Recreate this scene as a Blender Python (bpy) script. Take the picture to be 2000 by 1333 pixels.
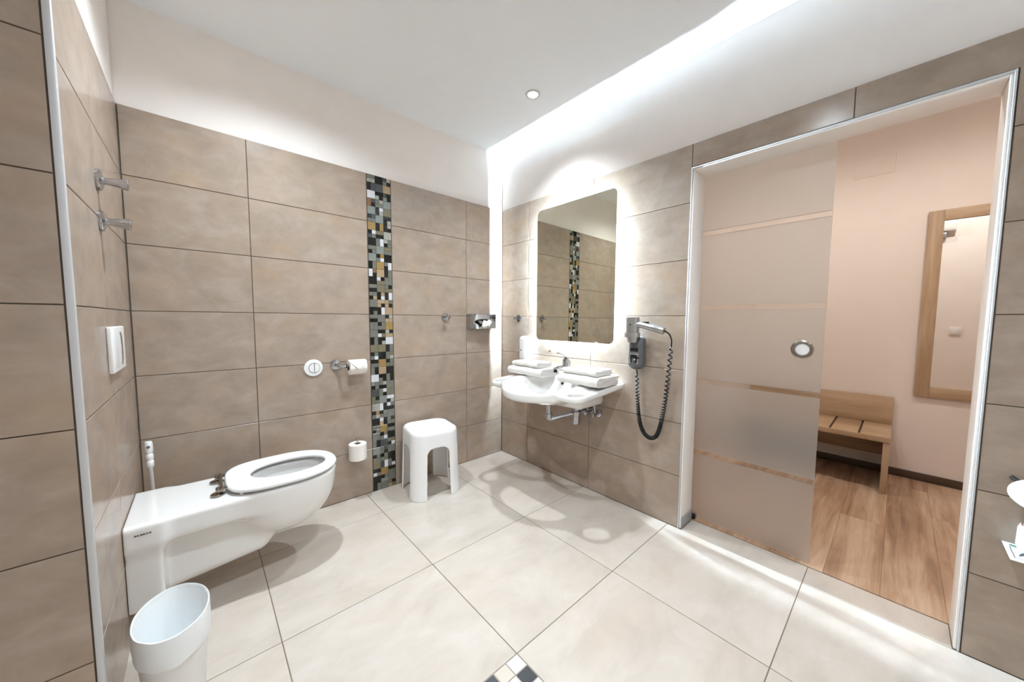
import bpy, bmesh, math, random
import numpy as np
from mathutils import Vector, Matrix
random.seed(7)
for _o in list(bpy.data.objects): bpy.data.objects.remove(_o)
SC = bpy.context.scene
COL = SC.collection

# ------------------------------------------------------------------ camera
cam_d = bpy.data.cameras.new('camera'); cam = bpy.data.objects.new('camera', cam_d); COL.objects.link(cam)
cam_d.sensor_width = 36.0; cam_d.lens = 36.0 * 680.21 / 2000.0
cam_d.shift_x = -0.00718; cam_d.shift_y = 0.0032; cam_d.clip_start = 0.02
_r = Vector((0.7376567, -0.6751406, 0.0069099)); _u = Vector((0.0423583, 0.0564898, 0.9975042)); _f = Vector((0.6738459, 0.7355230, -0.0702679))
_m = Matrix((_r, _u, -_f)).transposed().to_4x4(); _m.translation = Vector((-1.9478, -2.3527, 1.172))
cam.matrix_world = _m
SC.camera = cam

# ------------------------------------------------------------------ world, exposure
w = bpy.data.worlds.new('world'); SC.world = w; w.use_nodes = True
w.node_tree.nodes['Background'].inputs[0].default_value = (1, 0.97, 0.93, 1)
w.node_tree.nodes['Background'].inputs[1].default_value = 0.3
SC.view_settings.view_transform = 'Standard'; SC.view_settings.look = 'None'
SC.view_settings.exposure = 1.58; SC.view_settings.gamma = 1.0; SC.view_settings.use_curve_mapping = False
SC.cycles.max_bounces = 8; SC.cycles.diffuse_bounces = 5; SC.cycles.glossy_bounces = 4
SC.cycles.transmission_bounces = 6; SC.cycles.caustics_refractive = True; SC.cycles.caustics_reflective = False
SC.cycles.sample_clamp_indirect = 6.0

SPOT_W = 64.0          # each bathroom downlight
HALL_W = 17.5          # each hallway downlight
LED_S = 2050.0           # strip light behind the basin mirror
DOWNLIGHTS = [(-0.383, -0.752), (-1.62, -0.68), (-1.30, -1.95), (-1.40, -3.1)]  # the last, behind the camera, is an unseen lamp added for bounce light
HALL_LIGHTS = [(0.80, -1.55), (0.80, -2.75)]

# ------------------------------------------------------------------ room numbers (metres)
XL = -2.178            # plane of the toilet wall
YN = -1.0226           # plane of the near wall piece on the left
E1, E2, ZD = -1.569, -2.555, 1.973     # door opening
ZT, ZC, ZHC = 2.1, 2.553, 2.75         # tile top, ceilings
XW, XH = 0.15, 1.95                    # far face of the door wall, far hallway wall
YB, XLL = -3.7, -3.3
YH0, YH1 = -0.85, -3.7

# ------------------------------------------------------------------ materials
def srgb(r, g, b):
    f = lambda c: (c/255/12.92) if c/255 <= 0.04045 else ((c/255+0.055)/1.055)**2.4
    return (f(r), f(g), f(b), 1.0)
def base_mat(name):
    m = bpy.data.materials.new(name); m.use_nodes = True
    nt = m.node_tree; return m, nt, nt.nodes['Principled BSDF']
def N(nt, t, **kw):
    n = nt.nodes.new(t)
    for k, v in kw.items(): setattr(n, k, v)
    return n
def mat(name, col, rough=0.5, metal=0.0, var=0.04, scale=8.0, bump=0.0, bscale=60.0, spec=0.5, coat=0.0, sss=0.0, trans=0.0, ior=1.45):
    """plain procedural material: slight colour noise and optional fine relief"""
    m, nt, b = base_mat(name)
    tc = N(nt, 'ShaderNodeTexCoord'); no = N(nt, 'ShaderNodeTexNoise'); no.inputs['Scale'].default_value = scale; no.inputs['Detail'].default_value = 4
    nt.links.new(tc.outputs['Object'], no.inputs['Vector'])
    mx = N(nt, 'ShaderNodeMix', data_type='RGBA')
    mx.inputs[6].default_value = tuple(c*(1-var) for c in col[:3]) + (1,)
    mx.inputs[7].default_value = tuple(min(1, c*(1+var)) for c in col[:3]) + (1,)
    nt.links.new(no.outputs['Fac'], mx.inputs[0]); nt.links.new(mx.outputs[2], b.inputs['Base Color'])
    b.inputs['Roughness'].default_value = rough; b.inputs['Metallic'].default_value = metal
    b.inputs['Specular IOR Level'].default_value = spec; b.inputs['Coat Weight'].default_value = coat
    b.inputs['Transmission Weight'].default_value = trans; b.inputs['IOR'].default_value = ior
    if coat: b.inputs['Coat Roughness'].default_value = 0.05
    if sss: b.inputs['Subsurface Weight'].default_value = sss; b.inputs['Subsurface Radius'].default_value = (0.02, 0.02, 0.02)
    if bump:
        n2 = N(nt, 'ShaderNodeTexNoise'); n2.inputs['Scale'].default_value = bscale; n2.inputs['Detail'].default_value = 5
        nt.links.new(tc.outputs['Object'], n2.inputs['Vector'])
        bp = N(nt, 'ShaderNodeBump'); bp.inputs['Strength'].default_value = bump; bp.inputs['Distance'].default_value = 0.004
        nt.links.new(n2.outputs['Fac'], bp.inputs['Height']); nt.links.new(bp.outputs['Normal'], b.inputs['Normal'])
    return m
def tile_mat(name, c_dark, c_mid, c_light, c_warm, rough, stretch, warm_amt=0.5, spec=0.5):
    """cement look stoneware, every tile shifted by its own random number"""
    m, nt, b = base_mat(name)
    tc = N(nt, 'ShaderNodeTexCoord'); oi = N(nt, 'ShaderNodeObjectInfo')
    cb = N(nt, 'ShaderNodeCombineXYZ')
    for i, k in enumerate((37.0, 71.0, 113.0)):
        mu = N(nt, 'ShaderNodeMath', operation='MULTIPLY'); mu.inputs[1].default_value = k
        nt.links.new(oi.outputs['Random'], mu.inputs[0]); nt.links.new(mu.outputs[0], cb.inputs[i])
    ad = N(nt, 'ShaderNodeVectorMath', operation='ADD'); nt.links.new(tc.outputs['Object'], ad.inputs[0]); nt.links.new(cb.outputs[0], ad.inputs[1])
    mp = N(nt, 'ShaderNodeMapping'); mp.inputs['Scale'].default_value = stretch; nt.links.new(ad.outputs[0], mp.inputs['Vector'])
    n1 = N(nt, 'ShaderNodeTexNoise'); n1.inputs['Scale'].default_value = 4.2; n1.inputs['Detail'].default_value = 6; n1.inputs['Roughness'].default_value = 0.62
    n1.inputs['Distortion'].default_value = 0.4
    nt.links.new(mp.outputs[0], n1.inputs['Vector'])
    cr = N(nt, 'ShaderNodeValToRGB'); e = cr.color_ramp.elements
    e[0].position = 0.30; e[0].color = c_dark; e[1].position = 0.72; e[1].color = c_light
    k = cr.color_ramp.elements.new(0.5); k.color = c_mid
    nt.links.new(n1.outputs['Fac'], cr.inputs['Fac'])
    n2 = N(nt, 'ShaderNodeTexNoise'); n2.inputs['Scale'].default_value = 2.2; n2.inputs['Detail'].default_value = 3
    a2 = N(nt, 'ShaderNodeVectorMath', operation='ADD'); a2.inputs[1].default_value = (11.3, 4.7, 9.1)
    nt.links.new(mp.outputs[0], a2.inputs[0]); nt.links.new(a2.outputs[0], n2.inputs['Vector'])
    rp = N(nt, 'ShaderNodeMapRange'); rp.inputs[1].default_value = 0.50; rp.inputs[2].default_value = 0.72; rp.inputs[4].default_value = warm_amt
    nt.links.new(n2.outputs['Fac'], rp.inputs[0])
    mx = N(nt, 'ShaderNodeMix', data_type='RGBA'); mx.inputs[7].default_value = c_warm
    nt.links.new(rp.outputs[0], mx.inputs[0]); nt.links.new(cr.outputs[0], mx.inputs[6]); nt.links.new(mx.outputs[2], b.inputs['Base Color'])
    b.inputs['Roughness'].default_value = rough; b.inputs['Specular IOR Level'].default_value = spec
    return m
def wood_mat(name, c1, c2, c3, rough, along, scale=1.0):
    """grain running along one local axis (0, 1 or 2)"""
    m, nt, b = base_mat(name)
    tc = N(nt, 'ShaderNodeTexCoord'); oi = N(nt, 'ShaderNodeObjectInfo')
    mu = N(nt, 'ShaderNodeMath', operation='MULTIPLY'); mu.inputs[1].default_value = 61.0; nt.links.new(oi.outputs['Random'], mu.inputs[0])
    ad = N(nt, 'ShaderNodeVectorMath', operation='ADD'); nt.links.new(tc.outputs['Object'], ad.inputs[0]); nt.links.new(mu.outputs[0], ad.inputs[1])
    mp = N(nt, 'ShaderNodeMapping'); s = [22*scale]*3; s[along] = 1.6*scale; mp.inputs['Scale'].default_value = s
    nt.links.new(ad.outputs[0], mp.inputs['Vector'])
    n1 = N(nt, 'ShaderNodeTexNoise'); n1.inputs['Scale'].default_value = 1.0; n1.inputs['Detail'].default_value = 8; n1.inputs['Roughness'].default_value = 0.65; n1.inputs['Distortion'].default_value = 0.8
    nt.links.new(mp.outputs[0], n1.inputs['Vector'])
    m2 = N(nt, 'ShaderNodeMapping'); s2 = [4.5*scale]*3; s2[along] = 0.9*scale; m2.inputs['Scale'].default_value = s2; nt.links.new(ad.outputs[0], m2.inputs['Vector'])
    n2 = N(nt, 'ShaderNodeTexNoise'); n2.inputs['Scale'].default_value = 1.0; n2.inputs['Detail'].default_value = 3; nt.links.new(m2.outputs[0], n2.inputs['Vector'])
    mm = N(nt, 'ShaderNodeMath', operation='ADD'); nt.links.new(n1.outputs['Fac'], mm.inputs[0]); nt.links.new(n2.outputs['Fac'], mm.inputs[1])
    hf = N(nt, 'ShaderNodeMath', operation='MULTIPLY'); hf.inputs[1].default_value = 0.5; nt.links.new(mm.outputs[0], hf.inputs[0])
    cr = N(nt, 'ShaderNodeValToRGB'); e = cr.color_ramp.elements
    e[0].position = 0.34; e[0].color = c1; e[1].position = 0.66; e[1].color = c3; k = e.new(0.5); k.color = c2
    nt.links.new(hf.outputs[0], cr.inputs['Fac']); nt.links.new(cr.outputs[0], b.inputs['Base Color'])
    b.inputs['Roughness'].default_value = rough
    bp = N(nt, 'ShaderNodeBump'); bp.inputs['Strength'].default_value = 0.12; bp.inputs['Distance'].default_value = 0.002
    nt.links.new(n1.outputs['Fac'], bp.inputs['Height']); nt.links.new(bp.outputs['Normal'], b.inputs['Normal'])
    return m
def emit_mat(name, col, s):
    m = bpy.data.materials.new(name); m.use_nodes = True; nt = m.node_tree; nt.nodes.clear()
    e = N(nt, 'ShaderNodeEmission'); e.inputs[0].default_value = col; e.inputs[1].default_value = s
    o = N(nt, 'ShaderNodeOutputMaterial'); nt.links.new(e.outputs[0], o.inputs[0]); return m

M = {}
M['tile'] = tile_mat('wall_tile', srgb(151,134,119), srgb(162,145,130), srgb(173,157,143), srgb(177,149,122), 0.22, (1.8, 1.8, 2.6), 0.42)
M['floor_tile'] = tile_mat('floor_tile', srgb(187,175,163), srgb(198,187,175), srgb(207,197,187), srgb(200,181,163), 0.28, (1, 1.6, 1), 0.35)
M['grout'] = mat('dark_grout', srgb(84,72,60), 0.9)
M['fgrout'] = mat('floor_grout', srgb(120,106,92), 0.9)
M['plaster'] = mat('white_plaster', srgb(249,242,236), 0.85)
M['hallplaster'] = mat('hall_plaster', srgb(232,220,210), 0.85)
M['ceil'] = mat('ceiling_paint', srgb(248,250,254), 0.9)
M['chrome'] = mat('chrome', srgb(188,188,192), 0.06, 1.0, var=0.01)
M['alu'] = mat('brushed_aluminium', srgb(196,197,199), 0.32, 1.0)
M['hinge'] = mat('hinge_steel', srgb(150,142,132), 0.22, 1.0)
M['trim'] = mat('pale_metal_profile', srgb(206,206,207), 0.45, 0.25, var=0.01)
M['ceramic'] = mat('white_ceramic', srgb(236,234,231), 0.12, 0.0, var=0.01, coat=0.6)
M['seatw'] = mat('seat_plastic', srgb(240,240,241), 0.18, 0.0, var=0.01, coat=0.3)
M['plastic'] = mat('white_plastic', srgb(238,237,235), 0.35, var=0.01)
M['stool'] = mat('stool_plastic', srgb(240,239,238), 0.42, var=0.01)
M['bag'] = mat('bin_bag_film', srgb(240,242,242), 0.35, var=0.02, bump=0.15, bscale=22, trans=0.0)
M['towel'] = mat('terry_cloth', srgb(230,225,219), 0.95, var=0.03, bump=0.6, bscale=420, spec=0.1)
M['paper'] = mat('tissue_paper', srgb(240,234,226), 0.95, bump=0.15, bscale=200, spec=0.1)
M['card_core'] = mat('cardboard', srgb(150,128,104), 0.9)
M['black'] = mat('black_plastic', srgb(22,22,23), 0.35)
M['darkhole'] = mat('dark_rubber', srgb(18,18,18), 0.7)
M['dryer_grey'] = mat('grey_plastic', srgb(98,99,101), 0.4)
M['dryer_silver'] = mat('silver_plastic', srgb(176,176,174), 0.28, 0.8)
M['oak'] = wood_mat('light_oak', srgb(150,121,92), srgb(181,152,121), srgb(201,175,147), 0.5, 1)
M['oak_v'] = wood_mat('light_oak_upright', srgb(146,117,88), srgb(177,148,117), srgb(197,171,142), 0.5, 2)
M['plank'] = wood_mat('walnut_vinyl', srgb(132,102,78), srgb(180,146,118), srgb(214,188,162), 0.40, 0, 1.15)
M['baseb'] = wood_mat('dark_baseboard', srgb(58,44,34), srgb(76,58,45), srgb(92,72,56), 0.5, 1)
M['mirror'] = mat('mirror_silver', (0.74, 0.73, 0.62, 1), 0.0, 1.0, var=0.0)
M['mirror2'] = mat('hall_mirror_silver', (0.93, 0.93, 0.92, 1), 0.0, 1.0, var=0.0)
M['led'] = emit_mat('led_strip', (0.64, 0.83, 1.0, 1), LED_S)
M['lens'] = emit_mat('downlight_lens', (1, 0.95, 0.88, 1), 12.0)
M['lens_warm'] = emit_mat('hall_downlight_lens', (1, 0.86, 0.68, 1), 12.0)
def frost_mat():
    # sandblasted glass: most light passes blurred, the etched face also scatters some of it back and through
    m, nt, b = base_mat('frosted_glass')
    b.inputs['Base Color'].default_value = srgb(244, 242, 238); b.inputs['Roughness'].default_value = 0.32; b.inputs['Transmission Weight'].default_value = 1.0
    tc = N(nt, 'ShaderNodeTexCoord'); no = N(nt, 'ShaderNodeTexNoise'); no.inputs['Scale'].default_value = 300; nt.links.new(tc.outputs['Object'], no.inputs['Vector'])
    bp = N(nt, 'ShaderNodeBump'); bp.inputs['Strength'].default_value = 0.03; nt.links.new(no.outputs['Fac'], bp.inputs['Height']); nt.links.new(bp.outputs['Normal'], b.inputs['Normal'])
    df = N(nt, 'ShaderNodeBsdfDiffuse'); df.inputs[0].default_value = srgb(226, 224, 220)
    tr = N(nt, 'ShaderNodeBsdfTranslucent'); tr.inputs[0].default_value = srgb(236, 233, 228)
    m1 = N(nt, 'ShaderNodeMixShader'); m1.inputs[0].default_value = 0.45; nt.links.new(df.outputs[0], m1.inputs[1]); nt.links.new(tr.outputs[0], m1.inputs[2])
    m2 = N(nt, 'ShaderNodeMixShader'); m2.inputs[0].default_value = 0.20; nt.links.new(b.outputs[0], m2.inputs[1]); nt.links.new(m1.outputs[0], m2.inputs[2])
    nt.links.new(m2.outputs[0], nt.nodes['Material Output'].inputs[0]); return m
M['frost'] = frost_mat()
M['clear'] = mat('clear_glass', srgb(246,246,244), 0.02, 0.0, var=0.0, trans=1.0)
M['water'] = mat('bowl_water', srgb(200,206,208), 0.03, var=0.01, spec=0.8)
M['grey_bb'] = mat('grey_skirting', srgb(160,160,160), 0.5)
M['reddish'] = mat('red_brown_print', srgb(120,52,44), 0.7)
M['green'] = mat('green_print', srgb(30,120,84), 0.6)
M['ink'] = mat('dark_print', srgb(70,78,82), 0.6)
M['ink_t'] = mat('grey_logo_print', srgb(120,108,108), 0.5)
MOS = {'k': mat('mosaic_black', srgb(26,27,24), 0.07, var=0.25, scale=40), 'd': mat('mosaic_dark_grey', srgb(74,76,76), 0.12, var=0.15, scale=40),
       'g': mat('mosaic_grey', srgb(112,112,103), 0.16, var=0.15, scale=40), 's': mat('mosaic_pale_green_grey', srgb(130,134,127), 0.14, var=0.12, scale=40),
       'l': mat('mosaic_light_grey', srgb(160,158,147), 0.25, var=0.12, scale=60), 'o': mat('mosaic_olive', srgb(118,110,88), 0.2, var=0.2, scale=40),
       'w': mat('mosaic_white', srgb(205,204,206), 0.12, var=0.03), 'y': mat('mosaic_gold', srgb(150,122,74), 0.2, var=0.25, scale=50),
       't': mat('mosaic_tan', srgb(164,141,112), 0.25, var=0.18, scale=50), 'b': mat('mosaic_brown', srgb(128,96,68), 0.25, var=0.2, scale=50)}

# ------------------------------------------------------------------ mesh helpers (all in world coordinates)
class MB:
    def __init__(s): s.v = []; s.f = []
    def add(s, V, F):
        o = len(s.v); s.v += [tuple(map(float, p)) for p in V]; s.f += [tuple(i+o for i in q) for q in F]; return s
    def box(s, lo, hi):
        (a,b,c),(d,e,f) = lo, hi
        a,d = min(a,d),max(a,d); b,e = min(b,e),max(b,e); c,f = min(c,f),max(c,f)
        return s.add([(a,b,c),(d,b,c),(d,e,c),(a,e,c),(a,b,f),(d,b,f),(d,e,f),(a,e,f)],
                     [(0,3,2,1),(4,5,6,7),(0,1,5,4),(1,2,6,5),(2,3,7,6),(3,0,4,7)])
    def rbox(s, lo, hi, r=0.004, seg=2):
        bm = bmesh.new(); bmesh.ops.create_cube(bm, size=1)
        lo, hi = np.minimum(lo, hi), np.maximum(lo, hi)
        for v in bm.verts: v.co = Vector([lo[i]+(v.co[i]+0.5)*(hi[i]-lo[i]) for i in range(3)])
        bmesh.ops.bevel(bm, geom=bm.edges[:], offset=min(r, 0.49*float(min(hi-lo))), segments=seg, profile=0.5, affect='EDGES')
        bm.verts.index_update(); s.add([v.co for v in bm.verts], [[v.index for v in f.verts] for f in bm.faces]); bm.free(); return s
    def lathe(s, prof, origin=(0,0,0), axis=(0,0,1), n=28, ax=1.0, ay=1.0, up=None):
        """profile of (radius, height) turned about axis; ax, ay squash the section"""
        A = Vector(axis).normalized(); U = Vector(up) if up else (Vector((1,0,0)) if abs(A.x) < 0.9 else Vector((0,1,0)))
        U = (U - A*U.dot(A)).normalized(); W = A.cross(U); O = Vector(origin); V = []; F = []
        for r, h in prof:
            for k in range(n):
                t = 2*math.pi*k/n; V.append(O + A*h + U*(r*ax*math.cos(t)) + W*(r*ay*math.sin(t)))
        for i in range(len(prof)-1):
            for k in range(n):
                a = i*n+k; b = i*n+(k+1)%n; F.append((a, b, b+n, a+n))
        if prof[0][0] > 1e-6: F.append(tuple(range(n))[::-1])
        if prof[-1][0] > 1e-6: F.append(tuple((len(prof)-1)*n+k for k in range(n)))
        return s.add(V, F)
    def tube(s, path, r, n=10, cap=True):
        P = [Vector(p) for p in path]; m = len(P); R = r if isinstance(r, (list, tuple)) else [r]*m
        T = [(P[min(i+1, m-1)]-P[max(i-1, 0)]).normalized() for i in range(m)]
        U = T[0].orthogonal().normalized(); V = []; F = []
        for i in range(m):
            if i:
                q = T[i-1].rotation_difference(T[i]); U = (q @ U); U = (U - T[i]*U.dot(T[i])).normalized()
            W = T[i].cross(U)
            for k in range(n):
                t = 2*math.pi*k/n; V.append(P[i] + U*(R[i]*math.cos(t)) + W*(R[i]*math.sin(t)))
        for i in range(m-1):
            for k in range(n): a = i*n+k; b = i*n+(k+1)%n; F.append((a, b, b+n, a+n))
        if cap: F.append(tuple(range(n))[::-1]); F.append(tuple((m-1)*n+k for k in range(n)))
        return s.add(V, F)
    def prism(s, poly, fn, t0, t1):
        """polygon (a, b) pushed from t0 to t1; fn(a, b, t) gives the point"""
        n = len(poly); V = [fn(a, b, t0) for a, b in poly] + [fn(a, b, t1) for a, b in poly]
        F = [tuple(range(n))[::-1], tuple(range(n, 2*n))] + [(i, (i+1) % n, (i+1) % n+n, i+n) for i in range(n)]
        return s.add(V, F)
def rrect(a0, a1, b0, b1, r, n=6):
    out = []
    for cx, cy, t0 in ((a1-r, b1-r, 0), (a0+r, b1-r, 90), (a0+r, b0+r, 180), (a1-r, b0+r, 270)):
        for k in range(n+1):
            t = math.radians(t0+90*k/n); out.append((cx+r*math.cos(t), cy+r*math.sin(t)))
    return out
def catmull(P, k=12):
    P = [Vector(p) for p in P]; Q = [P[0]*2-P[1]] + P + [P[-1]*2-P[-2]]; out = []
    for i in range(1, len(Q)-2):
        for j in range(k):
            t = j/k; a, b, c, d = Q[i-1], Q[i], Q[i+1], Q[i+2]
            out.append(0.5*((2*b)+(c-a)*t+(2*a-5*b+4*c-d)*t*t+(3*b-3*c+d-a)*t**3))
    out.append(P[-1]); return out
WORLD = {}
def setp(o, label=None, cat=None, group=None, kind=None):
    if label: o['label'] = label
    if cat: o['category'] = cat
    if group: o['group'] = group
    if kind: o['kind'] = kind
    return o
def thing(name, loc, label, cat, group=None):
    o = bpy.data.objects.new(name, None); COL.objects.link(o); o.location = loc; o.empty_display_size = 0.05
    WORLD[o.name] = Vector(loc); return setp(o, label, cat, group)
def obj(name, mb, m, parent=None, smooth=True, angle=35, label=None, cat=None, group=None, kind=None, recalc=True):
    V = np.array(mb.v, float); org = Vector(((V[:,0].min()+V[:,0].max())/2, (V[:,1].min()+V[:,1].max())/2, V[:,2].min()))
    me = bpy.data.meshes.new(name); me.from_pydata((V-np.array(org)).tolist(), [], mb.f)
    if recalc:
        bm = bmesh.new(); bm.from_mesh(me); bmesh.ops.recalc_face_normals(bm, faces=bm.faces[:]); bm.to_mesh(me); bm.free()
    if smooth:
        me.polygons.foreach_set('use_smooth', [True]*len(me.polygons)); me.set_sharp_from_angle(angle=math.radians(angle))
    me.materials.append(m if not isinstance(m, str) else M[m]); me.update()
    o = bpy.data.objects.new(name, me); COL.objects.link(o); place(o, org, parent)
    return setp(o, label, cat, group, kind)
def place(o, org, parent):
    if parent is not None: o.parent = parent; o.location = Vector(org)-WORLD[parent.name]
    else: o.location = org
    WORLD[o.name] = Vector(org)

# signed distance modelling -> surface nets
def sdf_mesh(fn, lo, hi, h):
    ax = [np.arange(lo[i]-1.5*h, hi[i]+2.5*h, h) for i in range(3)]
    X, Y, Z = np.meshgrid(*ax, indexing='ij'); D = fn(X, Y, Z).astype(np.float64); D[D == 0] = 1e-9
    I = D < 0; nx, ny, nz = [k-1 for k in D.shape]
    sl = lambda A, o: A[o[0]:o[0]+nx, o[1]:o[1]+ny, o[2]:o[2]+nz]
    cs = [(a, b, c) for a in (0, 1) for b in (0, 1) for c in (0, 1)]
    cnt = sum(sl(I, c).astype(np.int8) for c in cs); mix = (cnt > 0) & (cnt < 8)
    idx = np.full(mix.shape, -1, int); idx[mix] = np.arange(mix.sum()); base = np.argwhere(mix)
    dc = {c: sl(D, c)[mix] for c in cs}; acc = np.zeros((len(base), 3)); num = np.zeros(len(base))
    for c in cs:
        for k in range(3):
            if c[k] == 0:
                e = list(c); e[k] = 1; e = tuple(e); a, b = dc[c], dc[e]; x = (a < 0) != (b < 0)
                t = np.where(x, a/np.where(x, a-b, 1), 0); p = np.zeros((len(base), 3)); p[:] = c; p[:, k] = t
                acc[x] += p[x]; num += x
    V = (base + acc/num[:, None])*h + np.array([a[0] for a in ax]); F = []
    for k in range(3):
        s0 = [slice(None)]*3; s1 = [slice(None)]*3; s0[k] = slice(0, -1); s1[k] = slice(1, None)
        A, B = I[tuple(s0)], I[tuple(s1)]; x = A != B; u, v = (k+1) % 3, (k+2) % 3
        q = np.argwhere(x); q = q[(q[:, u] > 0) & (q[:, v] > 0) & (q[:, u] < I.shape[u]-1) & (q[:, v] < I.shape[v]-1)]
        def cell(du, dv): g = q.copy(); g[:, u] += du; g[:, v] += dv; return idx[g[:, 0], g[:, 1], g[:, 2]]
        f = np.stack([cell(-1,-1), cell(0,-1), cell(0,0), cell(-1,0)], 1); flip = ~A[q[:,0], q[:,1], q[:,2]]
        f[flip] = f[flip][:, ::-1]; F += f.tolist()
    mb = MB(); mb.v = V.tolist(); mb.f = [tuple(f) for f in F if min(f) >= 0]; return mb
def smin(a, b, k): h = np.clip(0.5+0.5*(b-a)/k, 0, 1); return b*(1-h)+a*h-k*h*(1-h)
def smax(a, b, k): return -smin(-a, -b, k)
def dbox(X, Y, Z, c, b, r):
    q = [np.abs(A-c[i])-(b[i]-r) for i, A in enumerate((X, Y, Z))]
    return np.sqrt(sum(np.maximum(p, 0)**2 for p in q))+np.minimum(np.maximum(np.maximum(q[0], q[1]), q[2]), 0)-r
def drect(X, Y, c, b, r):
    q = [np.abs(A-c[i])-(b[i]-r) for i, A in enumerate((X, Y))]
    return np.sqrt(sum(np.maximum(p, 0)**2 for p in q))+np.minimum(np.maximum(q[0], q[1]), 0)-r
def dell(X, Y, Z, c, r, n=2.0):
    k0 = sum(np.abs((A-c[i])/r[i])**n for i, A in enumerate((X, Y, Z)))**(1/n)
    return (k0-1)*min(r)

# ------------------------------------------------------------------ tiles
TILE = {}
def tile_mesh(wd, ht, th, m, flat=False, ch=0.0012):
    """chamfered plate: wall tile faces -Y (local), floor tile faces +Z; origin at the front face's centre"""
    key = (round(wd, 4), round(ht, 4), th, m.name, flat)
    if key in TILE: return TILE[key]
    a, b = wd/2, ht/2; V = []
    for s, d in ((ch, 0), (0, ch), (0, th)):
        for p, q in ((-a+s, -b+s), (a-s, -b+s), (a-s, b-s), (-a+s, b-s)):
            V.append((p, q, -d) if flat else (p, d, q))
    F = [(0,1,2,3)] + [(i+4*l, i+4*l+4, (i+1) % 4+4*l+4, (i+1) % 4+4*l) for l in (0, 1) for i in range(4)]
    me = bpy.data.meshes.new('tile'); me.from_pydata(V, [], F); me.materials.append(m); me.update()
    TILE[key] = me; return me
def tile(name, me, parent, loc, rz=0.0):
    o = bpy.data.objects.new(name, me); COL.objects.link(o); place(o, loc, parent); o.rotation_euler = (0, 0, rz); return o
J = 0.003
def wall_tiles(parent, cols, rows, fn, rz, skip=None):
    for i in range(len(cols)-1):
        for k in range(len(rows)-1):
            a0, a1, z0, z1 = cols[i], cols[i+1], rows[k], rows[k+1]
            if skip and skip(a0, a1, z0, z1): continue
            me = tile_mesh(abs(a1-a0)-J, z1-z0-J, 0.0065, M['tile'])
            tile('tile', me, parent, fn((a0+a1)/2, (z0+z1)/2), rz)
ROWS = [0.3*k for k in range(8)]

# ================================================================== THE SETTING
# back wall: plaster body, grout bed, tiles, mosaic strip
M1, M2 = -1.1265, -0.9701
wall_back = obj('wall_back', MB().box((XL-0.15, 0.014, 0), (0.15, 0.14, ZC)), 'plaster', smooth=False, kind='structure')
obj('grout', MB().box((XL, 0.0022, 0), (0.0022, 0.014, ZT-0.001)), 'grout', wall_back, smooth=False)
fb = lambda a, z: (a, 0.0, z)
wall_tiles(wall_back, [XL+0.0015, -1.7327, M1-0.001], ROWS, fb, 0)
wall_tiles(wall_back, [M2+0.001, -0.369, -0.002], ROWS, fb, 0)
MOSAIC = ["g-ll k|d w b!dk s kdgg y kwdg k g-kg s k|g w!bk k g/k ggkt g k-kg g/k g|g g k|g o kggw k/g g|k w sgkg d o!kg l kygl k g-kg g g|k s kgog o k-wg k k|g",
          "k d k-lk gl-g k!wl s k|y o/k g|w s kygw y t wk-o o k!tw t-tk k|w g kg-g k-wo k!kl o k y t kg!k gl-k g!wk s w|k kgog wt!k y kogw d g!dk kggo d|w y kg-s g",
          "dlgk t ds!k s o k-kl k!lk l lgkg o/g k gk!w k|g g gk-o k|w tgtk t kltt y lk-t w k|g gogl kgog k g|k g o|g w-kl wg-k g gkgo k/g k o-kw g k gkgw k/g g okto"]
def mosaic_cells(c):
    """(x0, x1, y0, y1, code) in unit cell, y up"""
    if len(c) == 1: return [(0,1,0,1,c)]
    if c[1:2] == '/': return [(0,1,.5,1,c[0]), (0,1,0,.5,c[2])]
    if c[1:2] == '|': return [(0,.5,0,1,c[0]), (.5,1,0,1,c[2])]
    q = [(0,.5,.5,1), (.5,1,.5,1), (0,.5,0,.5), (.5,1,0,.5)]
    if '-' in c:
        a, b = c.split('-')
        if len(a) == 1: return [(0,1,.5,1,a), q[2]+(b[0],), q[3]+(b[1],)]
        return [q[0]+(a[0],), q[1]+(a[1],), (0,1,0,.5,b)]
    if '!' in c:
        a, b = c.split('!')
        if len(a) == 1: return [(0,.5,0,1,a), q[1]+(b[0],), q[3]+(b[1],)]
        return [q[0]+(a[0],), q[2]+(a[1],), (.5,1,0,1,b)]
    return [q[i]+(c[i],) for i in range(4)]
strip = obj('mosaic_strip', MB().box((M1+0.001, 0.0012, 0.001), (M2-0.001, 0.0022, ZT-0.002)), mat('mosaic_grout', srgb(78,74,64), 0.8), wall_back, smooth=False)
cw = (M2-M1-0.004)/3
n_mos = 0
for ci, colstr in enumerate(MOSAIC):
    for ri, code in enumerate(colstr.split()):
        x0 = M1+0.002+ci*cw; z1 = ZT-0.001-ri*0.05
        for a, b, c, d, k in mosaic_cells(code):
            if n_mos >= 300: break
            me = tile_mesh((b-a)*cw-0.0016, (d-c)*0.05-0.0016, 0.004, MOS[k], ch=0.0008)
            tile('mosaic_tile', me, strip, (x0+(a+b)/2*cw, -0.0004-0.0012*random.random(), z1-0.05+(c+d)/2*0.05)); n_mos += 1

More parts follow.
